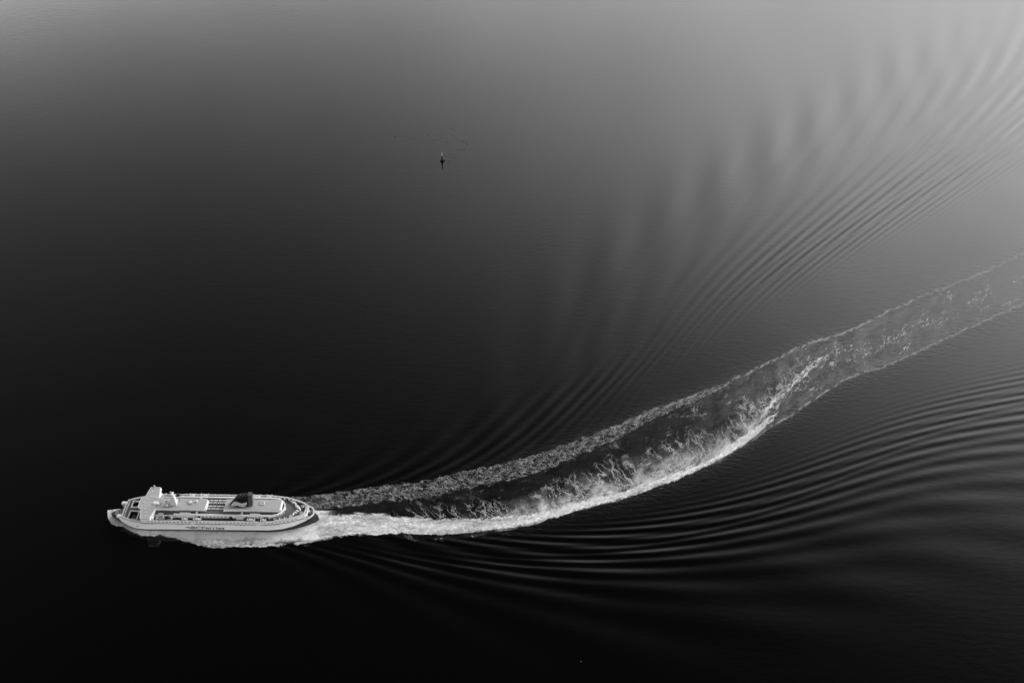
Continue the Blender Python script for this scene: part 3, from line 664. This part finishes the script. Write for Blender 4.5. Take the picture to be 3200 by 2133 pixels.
for k, (x, y, a_, b_, h) in enumerate([(-40.8, -11.6, .6, 1.2, 2.2), (-33.2, -11.2, 1.0, .7, 2.4), (-31.0, -12.6, 1.4, .5, 1.4), (-29.4, -11.2, .5, 1.0, 2.8), (-34.5, -12.7, 1.6, .4, 1.2), (-41, 11.6, .6, 1.2, 2.4), (-34, 11.4, 1.6, .8, 2.3), (-30.5, 12.4, .8, .6, 3.0), (-26.5, 12.0, .5, .9, 2.4), (-38.3, -8.7, 1.8, .5, 3.6), (-33.5, -8.9, 2.2, .4, 3.4)]):
    bm = bmesh.new(); box(bm, x - a_, x + a_, y - b_, y + b_, 10.72, 10.72 + h, .12); link('deck_locker', bm, (M_trim, M_dark, M_gear)[k % 3], ferry)
bm = bmesh.new(); prism(bm, [(-42, -10.2), (-28, -10.2), (-26, -9.7), (-42, -9.7)], 10.72, 13.9); prism(bm, [(-25.6, -9.62), (-12.0, -9.62), (-12.6, -10.6), (-24.6, -10.6)], 11.6, 13.6); link('deckhouse_fairing', bm, M_trim, house)
bm = bmesh.new()
for sgn in (1, -1):
    box(bm, -23.5, -15, min(sgn * 7.9, sgn * 8.5), max(sgn * 7.9, sgn * 8.5), 14.2, 14.9, .1); box(bm, 30.5, 38.5, min(sgn * 7.9, sgn * 8.5), max(sgn * 7.9, sgn * 8.5), 14.2, 14.9, .1)
link('vent_trunk', bm, M_boat, house)
# rails along the gangways
for sgn in (1, -1):
    bm = bmesh.new(); pts = [(x, sgn * (half(WD, x) - 0.30)) for x in np.arange(-27, 72, 1.5)]
    strip(bm, pts, 0.62, 11.805, 11.98); link('handrail', bm, M_trim, prom)

# after deck: bulwark, rafts, hatches, stern gallery
bm = bmesh.new(); rp = [(x, -(half(WD, x) - 0.85)) for x in np.arange(50, 70, 1.5)] + [(70.6, -5.4), (71.6, -3), (72.0, 0), (71.6, 3), (70.6, 5.4)] + [(x, half(WD, x) - 0.85) for x in np.arange(69.5, 49.5, -1.5)]
strip(bm, rp, 0.75, 10.72, 12.25); link('stern_bulwark', bm, M_trim, ferry)
bm = bmesh.new(); strip(bm, [(71.5, -5.6), (73.0, -3.4), (73.4, 0), (73.0, 3.4), (71.5, 5.6)], .5, 8.0, 11.4); link('stern_wall', bm, M_white, ferry)
bm = bmesh.new(); strip(bm, [(70.5, -6.8), (74.6, -6.3), (77.2, -3.4), (77.9, -1.2), (77.4, 2.2), (76.0, 4.6), (71.8, 6.0)], 0.9, 7.9, 9.1); link('stern_gallery', bm, M_trim, ferry)
deck('stern_mooring_deck', [(72.9, -4.4), (76.6, -3.0), (77.3, -1.0), (76.9, 2.0), (75.6, 4.0), (72.9, 4.5)], 6.6, M_deck)
for k, (x, y) in enumerate([(73.4, -3.8), (74.1, -1.6), (74.2, .8)]):
    bm = bmesh.new(); box(bm, x - .35, x + .35, y - .8, y + .8, 6.62, 9.3); link('bollard', bm, (M_trim, M_dark)[k % 2], ferry)
RA = [(59.9,8.3,35),(61.3,6.9,30),(63.2,5.0,100),(64.4,3.0,20),(65.9,1.5,25),(67.3,-0.2,95),(65.6,-1.8,-35),(64.4,-3.4,-35),(63.1,-5.3,80),(61.4,-7.0,-35)]
RAFT_BM = bmesh.new()
tube(RAFT_BM, (-.95, 0, 0), (.95, 0, 0), .68, 14)
for e_ in (-1, 1): bmesh.ops.create_uvsphere(RAFT_BM, u_segments=14, v_segments=8, radius=.66, matrix=Matrix.Translation((e_ * .95, 0, 0)) @ Matrix.Diagonal((.5, 1, 1, 1)))
raft0 = link('life_raft', RAFT_BM, M_boat, ferry, True)
bm = bmesh.new(); box(bm, -.8, -.5, -.5, .5, -.75, -.3); box(bm, .5, .8, -.5, .5, -.75, -.3); cr0 = link('cradle', bm, M_gear, raft0)
for k, (x, y, a_) in enumerate(RA):
    o = raft0
    if k:
        o = raft0.copy(); C.objects.link(o); c2 = cr0.copy(); C.objects.link(c2); c2.parent = o
    o.location = (x, y, 11.5); o.rotation_euler = (0, 0, R(a_))
for x, y in ((69.2, 3.0), (69.0, -3.8)):
    bm = bmesh.new(); box(bm, x - 1.2, x + 1.2, y - 1.3, y + 1.3, 10.72, 12.0, .2); o = link('deck_hatch', bm, M_grey, ferry)
    bm = bmesh.new(); box(bm, x - .5, x + .5, y - .5, y + .5, 12.0, 12.1); link('hatch_cover', bm, M_gear, o)
for k in range(11):    # lockers and posts under the near side of the after deck
    x = 49.6 + k * 1.25; w = half(WD, x)
    for sgn in (1, -1):
        bm = bmesh.new(); box(bm, x - .28, x + .28, min(sgn * (w - 2.7), sgn * (w - 1.45)), max(sgn * (w - 2.7), sgn * (w - 1.45)), 10.72, 12.4); link('deck_locker', bm, (M_trim, M_gear, M_dark)[k % 3], ferry)

# lettering and wave mark on both sides of the hull
def text_mesh(body, size):
    cu = bpy.data.curves.new('lettering', 'FONT'); cu.body = body; cu.size = size; cu.extrude = 0.02; cu.offset = 0.035; cu.space_character = 1.0
    to = bpy.data.objects.new('lettering', cu); C.objects.link(to)
    dg = bpy.context.evaluated_depsgraph_get(); me = bpy.data.meshes.new_from_object(to.evaluated_get(dg)); bpy.data.objects.remove(to)
    return me
tm = text_mesh('BCFerries', 4.0)
xsn = [v_.co.x for v_ in tm.vertices]; x0t, x1t = min(xsn), max(xsn)
def wave_mark():
    bm = bmesh.new()
    for dz, L0 in ((0.0, 0.0), (-0.75, 0.5)):
        rows = []
        for k in range(25):
            f = k / 24; x = L0 + f * 4.2; z = 0.42 * math.sin(f * 5.6 - 0.4) + dz; w = 0.09 + 0.22 * math.sin(math.pi * min(1, f * 0.85 + .05))
            rows.append([bm.verts.new((x, 0, z + w)), bm.verts.new((x, 0, z - w))])
        for a_, b_ in zip(rows, rows[1:]): bm.faces.new((a_[0], b_[0], b_[1], a_[1]))
    return bm
for sgn in (-1, 1):
    me = tm.copy(); me.name = 'lettering'; sc = 25.3 / (x1t - x0t)
    o = bpy.data.objects.new('lettering', me); C.objects.link(o); o.parent = ferry; me.materials.clear(); me.materials.append(M_ink)
    o.scale = (sc, 2.95 / 2.87, 1)
    if sgn < 0: o.location = (-14.9 - x0t * sc, -13.98, 3.0); o.rotation_euler = (R(90), 0, 0)
    else: o.location = (10.5 + x0t * sc, 13.98, 3.0); o.rotation_euler = (R(90), 0, R(180))
    o['label'] = 'dark BCFerries lettering on the white hull side'
    bm = wave_mark()
    if sgn > 0: bmesh.ops.scale(bm, vec=(-1, 1, 1), verts=bm.verts)
    o = link('wave_emblem', bm, M_ink, ferry); o.location = ((-19.6 if sgn < 0 else 15.2), sgn * 13.97, 4.75)

# ---------------------------------------------------------------- buoy
bxy = on_water(1381.5 / S52, 503.0 / S52)
buoy = bpy.data.objects.new('buoy', None); C.objects.link(buoy); buoy.location = (float(bxy[0]), float(bxy[1]), 0); buoy.rotation_euler = (0, 0, R(20))
tag(buoy, 'small dark marker buoy with a pale topmark alone on calm water above the wake', 'buoy')
bm = bmesh.new(); tube(bm, (0, 0, -1.2), (0, 0, 1.6), 2.2, 20); tube(bm, (0, 0, 1.6), (0, 0, 2.2), 2.2, 20, .9); bd = link('float', bm, M_black, buoy)
bm = bmesh.new(); tube(bm, (1.9, 0, -.3), (3.1, -.3, 1.4), .7, 10, .5); link('fender', bm, M_black, buoy)
bm = bmesh.new(); tube(bm, (0, 0, 2.2), (0, 0, 6.4), 1.0, 10, .75); tw = link('tower', bm, M_black, buoy)
bm = bmesh.new(); tube(bm, (0, 0, 6.0), (0, 0, 9.2), .25, 12, 1.15); link('topmark', bm, M_grey, buoy)
bm = bmesh.new(); tube(bm, (0, 0, 9.2), (0, 0, 9.9), .8, 10, .6); link('collar', bm, M_soot, buoy)
bm = bmesh.new(); tube(bm, (0, 0, 9.9), (0, 0, 11.6), .55, 10, .4); link('lantern', bm, M_gear, buoy)

# a gull resting on the dark water near the lower edge
gx, gy = on_water(1816 / S52, 2065.5 / S52)
bm = bmesh.new(); rows_ = [(-.55, .03, .18), (-.35, .13, .15), (0, .2, .14), (.25, .17, .16), (.38, .08, .28), (.45, .09, .36), (.55, .05, .36), (.68, .015, .34)]
prev = None
for x, r, z in rows_:
    rr_ = [bm.verts.new((x, r * math.cos(t_ * math.pi / 5), z + r * .9 * math.sin(t_ * math.pi / 5))) for t_ in range(10)]
    if prev:
        for i in range(10): bm.faces.new((prev[i], prev[(i + 1) % 10], rr_[(i + 1) % 10], rr_[i]))
    else: bm.faces.new(rr_)
    prev = rr_
bm.faces.new(prev)
gull = link('gull', bm, M_gear, None, True); gull.location = (float(gx), float(gy), float(eta_at(float(gx), float(gy)))); gull.scale = (0.75,) * 3
tag(gull, 'tiny pale seabird floating on the black water near the lower edge', 'bird')

# thin mats of drifting weed round the buoy
M_kelp = mat('drifting_weed', 0.055, 1.0, spec=0.05)
bm = bmesh.new()
for cx_, cy_, n_k in ((1237, 427, 10), (1331, 424, 5), (1355, 440, 6), (1376, 402, 4), (1411, 405, 5), (1420, 425, 4), (1444, 440, 6), (1457, 449, 6), (1448, 468, 6), (1392, 447, 4), (1418, 491, 5), (1364, 540, 5), (1403, 508, 4), (1293, 434, 3)):
    for k in range(n_k):
        a_, b_ = on_water((cx_ + random.gauss(0, 5)) / S52, (cy_ + random.gauss(0, 2.2)) / S52)
        L = random.uniform(.6, 1.5); th = random.uniform(0, 6.28); r_ = random.uniform(.12, .3); m0 = len(bm.verts)
        pts_ = [(a_ + L * math.cos(th + u_) * random.uniform(.5, 1), b_ + L * .5 * math.sin(th + u_) * random.uniform(.6, 1)) for u_ in np.linspace(0, 6.28, 8)[:-1]]
        lo = [bm.verts.new((p[0], p[1], -.05)) for p in pts_]; hi = [bm.verts.new((p[0], p[1], .06)) for p in pts_]
        bm.faces.new(hi)
        for i in range(7): bm.faces.new((lo[i], lo[(i + 1) % 7], hi[(i + 1) % 7], hi[i]))
tag(link('floating_weed', bm, M_kelp, None), 'faint scattered mats of dark weed drifting round the buoy', 'weed', kind='stuff')
